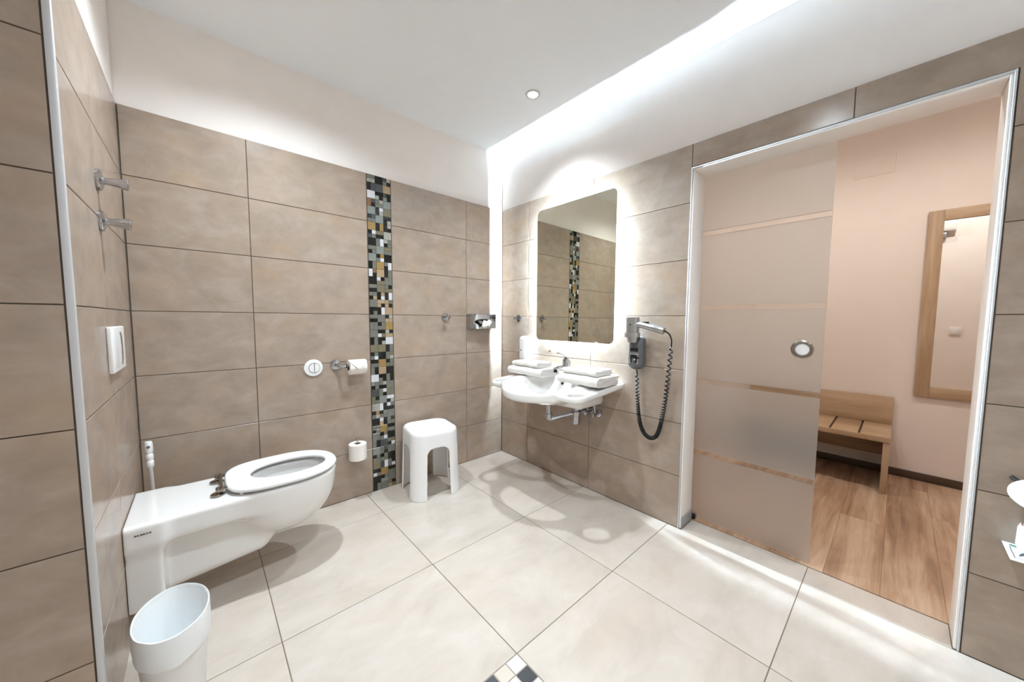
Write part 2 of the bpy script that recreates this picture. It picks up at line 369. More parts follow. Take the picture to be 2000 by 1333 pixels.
# door wall: plaster body around the opening, tiles, metal edge profiles
wall_right = obj('wall_right', MB().box((0.014, 0.14, 0), (XW, E1, ZHC)).box((0.014, E1, ZD), (XW, E2, ZHC)).box((0.014, E2, 0), (XW, YB, ZHC)),
                 'plaster', smooth=False, kind='structure', recalc=False)
gr = obj('grout', MB().box((0.0022, 0.002, 0), (0.014, E1+0.006, ZT-0.001)).box((0.0022, E1+0.006, ZD+0.006), (0.014, E2-0.006, ZT-0.001)).box((0.0022, E2-0.006, 0), (0.014, YB, ZT-0.001)),
         'grout', wall_right, smooth=False, recalc=False)
fr = lambda a, z: (0.0, a, z)
RZ = -math.pi/2
wall_tiles(wall_right, [-0.002, -0.3273, -0.9422, E1+0.004], ROWS, fr, RZ)
wall_tiles(wall_right, [E1+0.004, -2.182], [ZD+0.006, ZT], fr, RZ)
wall_tiles(wall_right, [E2-0.007, E2-0.61, YB], ROWS[:-1], fr, RZ)
wall_tiles(wall_right, [-2.795, -3.4, YB], ROWS[-2:], fr, RZ)
# the tile cut around the door's upper corner
obj('tile', MB().prism([(-2.1835, ZT-J/2), (-2.1835, ZD+0.0075), (E2-0.0085, ZD+0.0075), (E2-0.0085, 1.8+J/2), (-2.7935, 1.8+J/2), (-2.7935, ZT-J/2)],
    lambda a, b, t: (t, a, b), 0.0, 0.0065), 'tile', wall_right, smooth=False)

# toilet wall and the near wall piece
wall_left = obj('wall_left', MB().box((XL-0.16, 0.008, 0), (XL-0.008, YN+0.02, ZC)), 'plaster', smooth=False, kind='structure')
obj('grout', MB().box((XL-0.008, 0, 0), (XL-0.0022, YN+0.013, ZT-0.001)), 'grout', wall_left, smooth=False)
wall_tiles(wall_left, [YN+0.014, -0.553, -0.002], ROWS, lambda a, z: (XL, a, z), math.pi/2)
wall_near = obj('wall_near', MB().box((XLL, YN+0.02, 0), (XL-0.008, YN+0.008, ZC)).box((XLL, YN+0.14, 0), (XL-0.16, YN+0.02, ZC)), 'plaster', smooth=False, kind='structure', recalc=False)
obj('grout', MB().box((XLL, YN+0.0022, 0), (XL-0.002, YN+0.008, ZC-0.002)), 'grout', wall_near, smooth=False)
wall_tiles(wall_near, [XL-0.003, XL-0.6, XLL], ROWS+[2.4, ZC-0.002], lambda a, z: (a, YN, z), 0)
trims = obj('trim_1', MB().rbox((XL-0.0015, YN-0.001, 0), (XL+0.0125, YN+0.013, ZC-0.002), 0.003), 'trim', kind='structure')
obj('trim_2', MB().rbox((-0.0025, E1+0.005, 0.001), (0.006, E1-0.001, ZD+0.006), 0.0015), 'trim', kind='structure')
obj('trim_3', MB().rbox((-0.0025, E2-0.005, 0.001), (0.006, E2+0.001, ZD+0.006), 0.0015), 'trim', kind='structure')
obj('trim_4', MB().rbox((-0.0024, E1+0.005, ZD+0.0055), (0.006, E2-0.005, ZD-0.001), 0.0015), 'trim', kind='structure')
# white reveals of the opening
obj('trim_5', MB().rbox((0.004, E1-0.001, 0.001), (XW, E1-0.009, ZD-0.001), 0.002), 'plaster', kind='structure')
obj('trim_6', MB().rbox((0.004, E2+0.001, 0.001), (XW, E2+0.009, ZD-0.001), 0.002), 'plaster', kind='structure')
obj('trim_7', MB().rbox((0.004, E1-0.009, ZD-0.001), (XW, E2+0.009, ZD-0.009), 0.002), 'plaster', kind='structure')
obj('baseboard_jamb', MB().rbox((0.006, E1-0.009, 0.001), (XW, E1-0.015, 0.062), 0.002), 'grey_bb', kind='structure')

# walls behind the camera, ceiling
obj('wall_outer_left', MB().box((XLL-0.15, YN+0.14, 0), (XLL, YB-0.15, ZC)), 'plaster', smooth=False, kind='structure')
obj('wall_rear', MB().box((XLL, YB, 0), (XW, YB-0.15, ZC)), 'plaster', smooth=False, kind='structure')
obj('ceiling', MB().box((XLL-0.15, 0.14, ZC), (0.014, YB-0.15, ZC+0.12)), 'ceil', smooth=False, kind='structure')

# floor: grout bed, tiles, mosaic inlay, threshold pieces
floor = obj('floor', MB().box((XLL, 0.14, -0.12), (XW+0.004, YB, -0.0018)), 'fgrout', smooth=False, kind='structure')
FX = [0.0, -0.572, -1.1745, -1.777, XL if False else -2.382, -2.987, XLL]
FY = [0.0, -0.293, -0.905, -1.507, -2.119, -2.725, -3.33, YB]
for i in range(len(FX)-1):
    for k in range(len(FY)-1):
        x1, x0, y1, y0 = FX[i], FX[i+1], FY[k], FY[k+1]
        if y0 >= YN-0.01+0.1 and x1 < XL-0.15: continue
        if i == 2 and k == 3: continue
        tile('floor_tile', tile_mesh(x1-x0-J, y1-y0-J, 0.006, M['floor_tile'], True), floor, ((x0+x1)/2, (y0+y1)/2, 0))
    # (the tile under the mosaic inlay is built below as two strips)
x1, x0, y1, y0 = FX[2], FX[3], FY[3], FY[4]; S = 0.212
tile('floor_tile', tile_mesh(S-J, (y1-S)-y0-J, 0.006, M['floor_tile'], True), floor, (x1-S/2, (y1-S+y0)/2, 0))
tile('floor_tile', tile_mesh((x1-S)-x0-J, y1-y0-J, 0.006, M['floor_tile'], True), floor, ((x1-S+x0)/2, (y1+y0)/2, 0))
inlay = obj('mosaic_inlay', MB().box((x1-S, y1-S, -0.0018), (x1, y1, -0.001)), mat('inlay_grout', srgb(150,140,128), 0.9), floor, smooth=False)
F_W, F_C, F_K, F_T = mat('inlay_white', srgb(222,214,204), 0.3), mat('inlay_cream', srgb(206,194,180), 0.3), mat('inlay_black', srgb(64,66,70), 0.2), mat('inlay_tan', srgb(188,168,146), 0.3)
PAT = ["WCKT", "KWCK", "WKTW", "CWKC"]
for a in range(4):
    for b in range(4):
        mm = {'W': F_W, 'C': F_C, 'K': F_K, 'T': F_T}[PAT[b][a]]
        tile('mosaic_tile', tile_mesh(S/4-0.003, S/4-0.003, 0.004, mm, True), inlay, (x1-S/4*(a+.5), y1-S/4*(b+.5), 0))
for a, b in ((E1-0.015, -2.119), (-2.119, E2+0.009)):
    tile('threshold_tile', tile_mesh(XW-0.001-J, abs(a-b)-J, 0.006, M['floor_tile'], True), floor, (XW/2, (a+b)/2, 0))

# hallway: wooden planks, walls, ceiling, dark skirting
hall_floor = obj('floor_hall', MB().box((XW+0.004, YH0, -0.12), (XH, YH1, -0.003)), mat('plank_gap', srgb(98,68,48), 0.9), smooth=False, kind='structure')
py = -0.862; k = 0
while py > YH1:
    y2 = max(py-0.187, YH1); cut = XW+0.006+[0.45, 1.35, 0.75, 1.55, 1.1][k % 5]
    for a, b in ((XW+0.006, cut), (cut, XH-0.001)):
        tile('floor_plank', tile_mesh(b-a-0.0006, py-y2-0.0006, 0.003, M['plank'], True, 0.0006), hall_floor, ((a+b)/2, (py+y2)/2, 0.0))
    py = y2; k += 1
    if py-YH1 < 0.01: break
obj('wall_hall', MB().box((XH, YH0+0.1, 0), (XH+0.12, YH1-0.1, ZHC)), 'hallplaster', smooth=False, kind='structure')
obj('wall_hall_left', MB().box((XW, YH0, 0), (XH, YH0+0.1, ZHC)), 'hallplaster', smooth=False, kind='structure')
obj('wall_hall_right', MB().box((XW, YH1, 0), (XH, YH1-0.1, ZHC)), 'hallplaster', smooth=False, kind='structure')
obj('ceiling_hall', MB().box((0.0, YH0+0.1, ZHC), (XH+0.12, YH1-0.1, ZHC+0.1)), 'ceil', smooth=False, kind='structure')
obj('baseboard_hall', MB().rbox((XH-0.014, YH0, 0.001), (XH, YH1, 0.058), 0.003), 'baseb', kind='structure')

# sliding glass door on the hallway side: frosted fields with clear bands between them
GX0, GX1 = XW+0.018, XW+0.026
GY0, GY1 = -1.10, -2.119
door = obj('door_1', MB().rbox((XW+0.004, GY0, 2.035), (XW+0.045, -2.62, 2.085), 0.004), 'alu', kind='structure')
door['label'] = 'frosted sliding glass door with clear bands hung on an aluminium rail'
bands = [0.395, 0.815, 1.235, 1.648]; BH = 0.026
zs = [0.012]
for b in bands: zs += [b, b+BH]
zs.append(2.036)
for i in range(len(zs)-1):
    fro = i % 2 == 0
    obj('frosted_pane' if fro else 'clear_band', MB().box((GX0, GY0, zs[i]), (GX1, GY1, zs[i+1])), 'frost' if fro else 'clear', door, smooth=False)
hp = MB().lathe([(0.040, 0), (0.044, 0.003), (0.044, 0.006), (0.038, 0.009), (0.030, 0.007), (0.027, 0.0), (0.040, 0)], (GX0, -2.043, 1.04), (-1, 0, 0), 36)
obj('pull_ring', hp, 'hinge', door)
obj('pull_cup', MB().lathe([(0.0, 0.001), (0.027, 0.001), (0.027, 0.0)], (GX0, -2.043, 1.04), (-1, 0, 0), 30), 'plastic', door)
obj('floor_guide', MB().rbox((GX0-0.012, E1+0.02, 0.001), (GX1+0.012, E1-0.028, 0.03), 0.003), 'black', door)

# ================================================================== LIGHT FITTINGS
def downlight(x, y, z, label, warm, watt, cone, blend):
    t = thing('recessed_downlight', (x, y, z), label, 'downlight', 'hallway downlights' if warm else 'bathroom downlights')
    obj('trim_ring', MB().lathe([(0.028, -0.001), (0.032, -0.006), (0.043, -0.006), (0.047, -0.0005), (0.028, -0.0005)], (x, y, z), (0,0,1), 32), 'trim', t)
    obj('lens', MB().lathe([(0.0, -0.0025), (0.028, -0.0025), (0.028, -0.0005)], (x, y, z), (0,0,1), 32), 'lens_warm' if warm else 'lens', t)
    ld = bpy.data.lights.new('lamp', 'SPOT'); ld.energy = watt; ld.spot_size = math.radians(cone); ld.spot_blend = blend; ld.shadow_soft_size = 0.03
    ld.color = (1, 0.955, 0.905) if warm else (0.80, 0.91, 1.0)
    lo = bpy.data.objects.new('lamp', ld); COL.objects.link(lo); lo.parent = t; lo.location = (0, 0, -0.008)
DL = ['recessed round downlight lit in the ceiling near the basin mirror', 'recessed downlight in the ceiling above the toilet paper holder',
      'recessed downlight in the middle of the bathroom ceiling', 'added unseen downlight in the ceiling by the rear wall']
for (x, y), lb, k_ in zip(DOWNLIGHTS, DL, (0.66, 0.78, 0.82, 0.15)): downlight(x, y, ZC, lb, False, SPOT_W*k_, 122 if k_ == 0.66 else 150, 1.0)
for (x, y), lb in zip(HALL_LIGHTS, ['warm recessed downlight in the hallway ceiling above the bench', 'warm recessed downlight in the hallway ceiling before the framed mirror']):
    downlight(x, y, ZHC, lb, True, HALL_W, 168, 0.6)

# backlit mirror above the basin
MY0, MY1, MZ0, MZ1 = -0.455, -1.137, 1.022, 1.987
mir = thing('backlit_mirror', (-0.02, (MY0+MY1)/2, MZ0), 'tall rounded mirror with white glow around its edge above the basin', 'mirror')
poly = rrect(MY1, MY0, MZ0, MZ1, 0.035)
obj('mirror_glass', MB().prism(poly, lambda a, b, t: (t, a, b), -0.0305, -0.027), 'mirror', mir, smooth=False)
ins = 0.094
obj('back_box', MB().rbox((-0.027, MY0-ins, MZ0+ins), (0.0, MY1+ins, MZ1-ins), 0.002), 'plastic', mir)
L0 = MB()
a0, a1, b0, b1 = MY1+ins, MY0-ins, MZ0+ins, MZ1-ins; e = 0.004
L0.box((-0.0105, a0-e, b0), (-0.0045, a0, b1)); L0.box((-0.0105, a1, b0), (-0.0045, a1+e, b1)); L0.box((-0.0105, a0, b0-e), (-0.0045, a1, b0)); L0.box((-0.0105, a0, b1), (-0.0045, a1, b1+e))
obj('led_strip', L0, 'led', mir, smooth=False, recalc=False)

# ================================================================== TOILET
TY = -0.405; TZ = 0.437
toilet = thing('wall_hung_toilet', (XL, TY, 0.1), 'long white wall-hung toilet with open ring seat and no lid', 'toilet')
def toilet_sdf(X, Y, Z):
    u = X-XL; v = Y-TY
    zb = 0.095+0.10*np.clip(u, 0, 1)
    slab = dbox(u, v, Z, (0.20, 0, 0.39), (0.25, 0.166, 0.047), 0.018)
    rib = dbox(u, v, Z, (0.035, 0, 0.274), (0.06, 0.166, 0.163), 0.012)
    trunk = dbox(u, v, Z-zb+0.095, (0.20, 0, 0.245), (0.235, 0.095, 0.15), 0.05)
    bowl = dell(u, v, Z, (0.485, 0, 0.437), (0.229, 0.186, 0.258), 2.25)
    d = smin(slab, rib, 0.05); d = smin(d, trunk, 0.02); d = smin(d, bowl, 0.035)
    d = smax(d, Z-TZ, 0.010); d = np.maximum(d, -u+0.001)
    cav = dell(u, v, Z, (0.518, 0, 0.452), (0.162, 0.122, 0.215), 2.2)
    return smax(d, -cav, 0.012)
obj('ceramic_body', sdf_mesh(toilet_sdf, (XL, TY-0.2, 0.08), (XL+0.73, TY+0.2, TZ), 0.0055), 'ceramic', toilet, angle=60, recalc=False)
obj('water', MB().lathe([(0.0, 0.0), (0.086, 0.0)], (XL+0.512, TY, 0.300), (0,0,1), 32, 1.2, 0.85, up=(1,0,0)), 'water', toilet)
def seat_sdf(X, Y, Z):
    u = X-XL; v = Y-TY; uc = 0.515
    n = np.where(u < uc, 3.4, 2.15); a = np.where(u < uc, 0.235, 0.203)
    out = ((np.abs(u-uc)/a)**n + (np.abs(v)/0.188)**n)**(1/n); out = (out-1)*0.19
    inn = ((np.abs(u-0.520)/0.148)**2.2 + (np.abs(v)/0.108)**2.2)**(1/2.2); inn = (inn-1)*0.108
    return smax(smax(out, -inn, 0.008), np.abs(Z-0.459)-0.0105, 0.012)
obj('seat', sdf_mesh(seat_sdf, (XL+0.27, TY-0.2, 0.445), (XL+0.73, TY+0.2, 0.475), 0.004), 'seatw', toilet, angle=60, recalc=False)
for du, dv in ((0.33, 0.13), (0.33, -0.13), (0.66, 0.09), (0.66, -0.09)):
    obj('buffer', MB().lathe([(0.0, 0), (0.008, 0), (0.008, 0.014), (0, 0.014)], (XL+du, TY+dv, TZ-0.001), (0,0,1), 12), 'plastic', toilet)
hb = MB().tube([(XL+0.268, TY-0.095, 0.462), (XL+0.268, TY+0.095, 0.462)], 0.0065, 12)
obj('hinge_bar', hb, 'hinge', toilet)
for s in (-1, 1):
    y = TY+s*0.075
    h = MB().lathe([(0.0, 0), (0.024, 0), (0.024, 0.006), (0.018, 0.009), (0.0, 0.009)], (XL+0.255, y, TZ), (0,0,1), 24)
    h.rbox((XL+0.248, y-0.008, TZ+0.006), (XL+0.264, y+0.008, TZ+0.032), 0.003); h.rbox((XL+0.262, y-0.010, TZ+0.020), (XL+0.30, y+0.010, TZ+0.027), 0.002)
    obj('hinge', h, 'hinge', toilet)
lg = MB()
for i, wl in enumerate((0.006, 0.005, 0.0065, 0.005, 0.0045, 0.006)):
    
    xq = XL+0.028+i*0.0072; vs = np.linspace(0.15, 0.20, 101)
    dq = toilet_sdf(np.full(101, xq+wl/2), TY-vs, np.full(101, 0.404)); vq = float(vs[np.argmax(dq > 0)])
    lg.box((xq, TY-vq-0.0008, 0.4015), (xq+wl, TY-vq+0.001, 0.4070))
obj('maker_mark', lg, 'ink_t', toilet, smooth=False, recalc=False)

# flush plate above it
fp = thing('flush_plate', (XL, -0.45, 0.98), 'square white dual flush plate with curved chrome line above the toilet', 'flush plate')
obj('plate', MB().rbox((XL, -0.590, 0.982), (XL+0.014, -0.345, 1.138), 0.004, 3), 'plastic', fp)
arc = [(XL+0.0148, -0.455+0.030*math.cos(t), 1.060+0.060*math.sin(t)) for t in np.linspace(-1.25, 1.25, 24)]
obj('button_seam', MB().tube(arc, 0.0026, 6), 'hinge', fp)
obj('button', MB().prism([(-0.352-0.02*0, 1.0), (-0.352, 1.12), (-0.44, 1.12)] + [(a[1], a[2]) for a in arc[::-1]] + [(-0.44, 1.0)], lambda a, b, t: (t, a, b), XL+0.0125, XL+0.0148) if False else
    MB().rbox((XL+0.0125, -0.575, 0.994), (XL+0.0146, -0.492, 1.126), 0.001), 'plastic', fp)

def wall_hook(x, y, z, label):
    t = thing('wall_hook', (x, y, z), label, 'hook', 'chrome hooks above the flush plate')
    obj('rosette', MB().lathe([(0.0, 0), (0.034, 0), (0.035, 0.004), (0.034, 0.009), (0.026, 0.012), (0.014, 0.015)], (x, y, z), (1, 0, 0), 32), 'chrome', t)
    obj('peg', MB().lathe([(0.0125, 0.012), (0.0115, 0.022), (0.0145, 0.045), (0.0185, 0.066), (0.0185, 0.069), (0.016, 0.071), (0.0, 0.071)], (x, y, z), (1, 0, -0.02), 28), 'chrome', t)
wall_hook(XL, -0.545, 1.622, 'upper of two chrome peg hooks on the toilet wall')
wall_hook(XL, -0.545, 1.490, 'lower of two chrome peg hooks on the toilet wall')

# round flush button on the back wall
rb = thing('round_flush_button', (-1.46, 0, 0.877), 'round white flush button on the tiles beside the paper holder', 'flush button')
obj('rosette', MB().lathe([(0.0, 0), (0.049, 0), (0.050, 0.004), (0.048, 0.008), (0.030, 0.010), (0.0295, 0.0085), (0.0, 0.0085)], (-1.46, 0, 0.877), (0, -1, 0), 48), 'plastic', rb)
for s in (-1, 1):
    pol = [(0.027*math.cos(t)*s+0.0008*s, 0.027*math.sin(t)) for t in np.linspace(-1.5, 1.5, 20)]
    if s > 0: pol = [(p[0]*1.0, p[1]) for p in pol]
    obj('button', MB().prism([(-1.46+a+0.004, 0.877+b) for a, b in pol], lambda a, b, t: (a, t, b), -0.0115, -0.007), 'plastic', rb, smooth=False)

obj('seam_ring', MB().tube([(-1.456+0.0285*math.cos(t), -0.0102, 0.877+0.0285*math.sin(t)) for t in np.linspace(0, 2*math.pi, 41)], 0.0013, 6), 'hinge', rb)
obj('seam_line', MB().tube([(-1.456, -0.0118, 0.850), (-1.456, -0.0118, 0.904)], 0.0013, 6), 'hinge', rb)
# ================================================================== PAPER HOLDERS
def paper_roll(name, c, axis, L_, R_, label, tail=None):
    t = thing(name, (c[0], c[1], c[2]-R_), label, 'toilet roll')
    h = L_/2; r0 = 0.020
    obj('paper', MB().lathe([(r0, -h), (R_-0.003, -h), (R_, -h+0.003), (R_, h-0.003), (R_-0.003, h), (r0, h), (r0, -h)], c, axis, 40), 'paper', t)
    obj('core', MB().lathe([(r0-0.001, -h+0.001), (r0, -h+0.001), (r0, h-0.001), (r0-0.001, h-0.001), (r0-0.001, -h+0.001)], c, axis, 30), 'card_core', t)
    return t
hx, hz = -1.338, 0.886
ph = thing('paper_holder', (hx, 0, hz), 'chrome toilet paper holder arm beside the round flush button', 'paper holder')
obj('rosette', MB().lathe([(0.0, 0), (0.029, 0), (0.030, 0.004), (0.029, 0.010), (0.022, 0.013), (0.014, 0.015)], (hx, 0, hz), (0, -1, 0), 36), 'chrome', ph)
obj('arm', MB().tube(catmull([(hx, -0.012, hz), (hx, -0.040, hz), (hx, -0.060, hz-0.001), (hx+0.012, -0.072, hz-0.003), (hx+0.03, -0.074, hz-0.004), (hx+0.10, -0.074, hz-0.004), (hx+0.155, -0.074, hz-0.004)], 6), 0.0095, 14), 'chrome', ph)
obj('end_cap', MB().lathe([(0, 0), (0.013, 0), (0.013, 0.005), (0, 0.005)], (hx+0.038, -0.074, hz-0.004), (1, 0, 0), 24), 'black', ph)
RC = (-1.236, -0.074, 0.872)
pr = paper_roll('toilet_roll', RC, (1, 0, 0), 0.100, 0.046, 'toilet roll with folded pointed end on the chrome arm')
# pointed folded sheet lying on the roll
fl = MB(); rr = 0.0475
for i in range(13):
    pass
A_ = np.linspace(2.05, 3.35, 14)   # angle about the roll axis, top towards the room side
Vv = []; Ff = []
for i, t in enumerate(A_):
    wd = 0.049 if i < 4 else 0.049*(1-(i-4)/9.5)
    yy = RC[1]+rr*math.cos(t); zz = RC[2]+rr*math.sin(t)
    Vv += [(RC[0]-wd+0.0, yy, zz), (RC[0]+wd, yy, zz)]
for i in range(len(A_)-1): Ff.append((2*i, 2*i+1, 2*i+3, 2*i+2))
n0 = len(Vv); Vv += [(a, RC[1]+(b-RC[1])*1.07, RC[2]+(c-RC[2])*1.07) for a, b, c in Vv]; Ff += [tuple(n0+k for k in f[::-1]) for f in Ff]
E_ = [(2*i, 2*i+2) for i in range(len(A_)-1)]
for a, b in E_: Ff += [(a, b, b+n0, a+n0), (a+1, a+1+n0, b+1+n0, b+1)]
obj('folded_sheet', fl.add(Vv, Ff), 'paper', pr)
sx, sy, sz = -1.245, -0.078, 0.335
sh = thing('spare_roll_holder', (sx, 0, 0.27), 'chrome upright spare roll holder low beside the mosaic strip', 'paper holder')
obj('rosette', MB().lathe([(0.0, 0), (0.025, 0), (0.025, 0.008), (0.012, 0.012)], (sx, 0, sz-0.064), (0, -1, 0), 30), 'chrome', sh)
obj('rod', MB().tube(catmull([(sx, -0.010, sz-0.064), (sx, -0.05, sz-0.064), (sx, sy+0.006, sz-0.062), (sx, sy, sz-0.055), (sx, sy, sz), (sx, sy, sz+0.076)], 6), 0.0065, 12), 'chrome', sh)
obj('tip', MB().lathe([(0.0, 0), (0.0075, 0.0), (0.0085, 0.006), (0.006, 0.012), (0.0, 0.013)], (sx, sy, sz+0.072), (0,0,1), 18), 'chrome', sh)
paper_roll('toilet_roll', (sx, sy, sz), (0, 0, 1), 0.102, 0.052, 'spare toilet roll standing upright on the low chrome holder')

# hooks and tissue box in the corner
def knob_hook(p, ax, label):
    t = thing('wall_hook', p, label, 'hook', 'chrome knob hooks by the basin')
    obj('rosette', MB().lathe([(0.0, 0), (0.029, 0), (0.030, 0.004), (0.027, 0.009), (0.012, 0.011)], p, ax, 30), 'chrome', t)
    obj('knob', MB().lathe([(0.0085, 0.010), (0.008, 0.024), (0.012, 0.034), (0.0165, 0.042), (0.0165, 0.047), (0.012, 0.051), (0.0, 0.052)], p, ax, 28), 'chrome', t)
knob_hook((-0.563, 0, 1.188), (0, -1, 0), 'chrome knob hook on the back wall left of the tissue box')
knob_hook((0, -0.222, 1.185), (-1, 0, 0), 'chrome knob hook on the basin wall left of the mirror')
tb = thing('tissue_dispenser', (-0.245, 0, 1.097), 'polished chrome tissue box on the wall left of the corner', 'tissue box')
tx0, tx1, tz0, tz1, ty = -0.372, -0.112, 1.097, 1.216, -0.055
ell = [(-0.242+0.088*math.cos(t), 1.152+0.024*math.sin(t)) for t in np.linspace(0, 2*math.pi, 40, endpoint=False)]
mb = MB(); rim = []
for i, t in enumerate(np.linspace(0, 2*math.pi, 40, endpoint=False)):
    c, s_ = math.cos(t), math.sin(t); k_ = min((tx1-tx0)/2/max(abs(c), 1e-6), (tz1-tz0)/2/max(abs(s_), 1e-6)); rim.append(((tx0+tx1)/2+k_*c, (tz0+tz1)/2+k_*s_))
cornerfix = [(tx1, tz1), (tx0, tz1), (tx0, tz0), (tx1, tz0)]
for q in cornerfix:
    j = min(range(40), key=lambda i: (rim[i][0]-q[0])**2+(rim[i][1]-q[1])**2); rim[j] = q
V = [(a, ty, b) for a, b in rim]+[(a, ty+0.001, b) for a, b in ell]+[(a, ty+0.004, b) for a, b in ell]+[(a, 0.0, b) for a, b in rim]
F = []
for i in range(40):
    j = (i+1) % 40; F += [(i, j, 40+j, 40+i), (40+i, 40+j, 80+j, 80+i), (i, 120+i, 120+j, j)]
obj('case', mb.add(V, F), 'chrome', tb, smooth=False)
obj('inside', MB().box((tx0+0.004, ty+0.012, tz0+0.004), (tx1-0.004, ty+0.013, tz1-0.004)), 'black', tb, smooth=False)
def tissue():
    V = []; F = []; nu, nv = 16, 12
    for i in range(nu):
        for j in range(nv):
            a = i/(nu-1)*2-1; b = j/(nv-1)
            V.append((-0.232+a*0.060*(1-0.45*b)+0.008*math.sin(5*b), ty+0.010-0.040*math.sin(b*2.1)+0.006*math.sin(9*a+3*b), 1.156+0.012*math.sin(3*a)*(1-b)-0.045*b*b+0.010*math.cos(7*a+b)))
    for i in range(nu-1):
        for j in range(nv-1): F.append((i*nv+j, i*nv+j+1, (i+1)*nv+j+1, (i+1)*nv+j))
    n = len(V); V += [(x, y+0.0012, z-0.0006) for x, y, z in V]; F += [tuple(n+k for k in f[::-1]) for f in F]
    return MB().add(V, F)
obj('tissue', tissue(), 'paper', tb)

# ================================================================== STOOL
SXC, SYC, SR, SH = -0.812, -0.206, math.radians(-8), 0.447
stool = thing('plastic_stool', (SXC, SYC, 0), 'white plastic stool with rounded square seat and four legs', 'stool')
def stool_sdf(X, Y, Z):
    c, s = math.cos(SR), math.sin(SR); a = c*(X-SXC)+s*(Y-SYC); b = -s*(X-SXC)+c*(Y-SYC)
    k = 0.170-0.012*np.clip(Z/SH, 0, 1)
    def shell(off, top):
        r2 = drect(a, b, (0, 0), (k-off, k-off), 0.088)
        return smax(r2, Z-top, 0.030)
    d = np.maximum(shell(0.0, SH), -shell(0.008, SH-0.010))
    top_cut = 0.335
    for p, q in ((a, b), (b, a)):
        arch = np.maximum(smax(np.abs(p)-0.074-0.008*(1-np.clip(Z/top_cut, 0, 1)), Z-top_cut, 0.055), -1)
        d = np.maximum(d, -arch)
    return np.maximum(d, -Z)
obj('body', sdf_mesh(stool_sdf, (SXC-0.2, SYC-0.2, 0), (SXC+0.2, SYC+0.2, SH), 0.004), 'stool', stool, angle=50, recalc=False)

# ================================================================== TOILET BRUSH
tbr = thing('toilet_brush', (-2.137, -0.105, 0), 'white toilet brush standing behind the toilet by the wall', 'toilet brush')
bx, by = -2.128, -0.125
obj('holder', MB().lathe([(0.0, 0), (0.048, 0), (0.050, 0.01), (0.044, 0.11), (0.034, 0.125), (0.030, 0.125), (0.040, 0.10), (0.042, 0.02), (0.0, 0.012)], (bx, by, 0), (0,0,1), 28), 'plastic', tbr)
obj('bristles', MB().lathe([(0.0, 0.02), (0.030, 0.03), (0.033, 0.06), (0.026, 0.09), (0.008, 0.10)], (bx, by, 0), (0,0,1), 20), 'plastic', tbr)
obj('handle', MB().lathe([(0.007, 0.10), (0.007, 0.50), (0.0125, 0.508), (0.013, 0.53), (0.0105, 0.536), (0.013, 0.545), (0.013, 0.56), (0.0105, 0.566), (0.0135, 0.575), (0.0135, 0.612), (0.011, 0.620), (0.0, 0.622)], (bx, by, 0), (-0.02, 0, 1), 20), 'plastic', tbr)
obj('hang_hole', MB().lathe([(0.0, 0), (0.006, 0), (0.006, 0.0015), (0, 0.0015)], (bx-0.012, by-0.0135, 0.598), (0.25, -1, 0), 14), 'dryer_grey', tbr)

# ================================================================== WASTE BIN
BX, BY, BHT = -2.047, -0.915, 0.285
bin_ = thing('waste_bin', (BX, BY, 0), 'white oval waste bin lined with a thin white bag', 'waste bin')
def ring_shell(rings, n=56):
    V = []; F = []
    for a, b, z, wob in rings:
        for k in range(n):
            t = 2*math.pi*k/n; q = 1+wob*(math.sin(7*t+z*90)+0.6*math.sin(13*t+z*140)+0.5*math.sin(23*t))
            V.append((BX+a*q*math.cos(t), BY+b*q*math.sin(t), z+wob*0.25*(math.sin(5*t)+math.sin(11*t+1))))
    for i in range(len(rings)-1):
        for k in range(n): a_ = i*n+k; b_ = i*n+(k+1) % n; F.append((a_, b_, b_+n, a_+n))
    return V, F, n
BA, BB = 0.084, 0.128
V, F, n = ring_shell([(BA*0.74, BB*0.74, 0.0, 0), (BA*0.78, BB*0.78, 0.012, 0), (BA*0.985, BB*0.985, BHT-0.012, 0), (BA*1.0, BB*1.0, BHT-0.008, 0), (BA*1.0, BB*1.0, BHT, 0),
                      (BA*0.965, BB*0.975, BHT, 0), (BA*0.93, BB*0.94, BHT-0.03, 0), (BA*0.74, BB*0.75, 0.012, 0)])
F += [tuple(range(n))[::-1], tuple(7*n+k for k in range(n))]
obj('bucket', MB().add(V, F), 'plastic', bin_)
V, F, n = ring_shell([(BA*1.00, BB*1.00, BHT-0.085, 0.006), (BA*1.014, BB*1.012, BHT-0.07, 0.011), (BA*1.024, BB*1.018, BHT-0.04, 0.009), (BA*1.02, BB*1.015, BHT-0.012, 0.004), (BA*1.01, BB*1.008, BHT+0.003, 0.002),
                      (BA*0.985, BB*0.985, BHT+0.004, 0.002), (BA*0.93, BB*0.945, BHT-0.02, 0.003), (BA*0.84, BB*0.86, BHT-0.10, 0.008), (BA*0.74, BB*0.76, BHT-0.19, 0.010), (BA*0.62, BB*0.64, 0.025, 0.010)])
F += [tuple(9*n+k for k in range(n))]
obj('bin_liner', MB().add(V, F), 'bag', bin_)

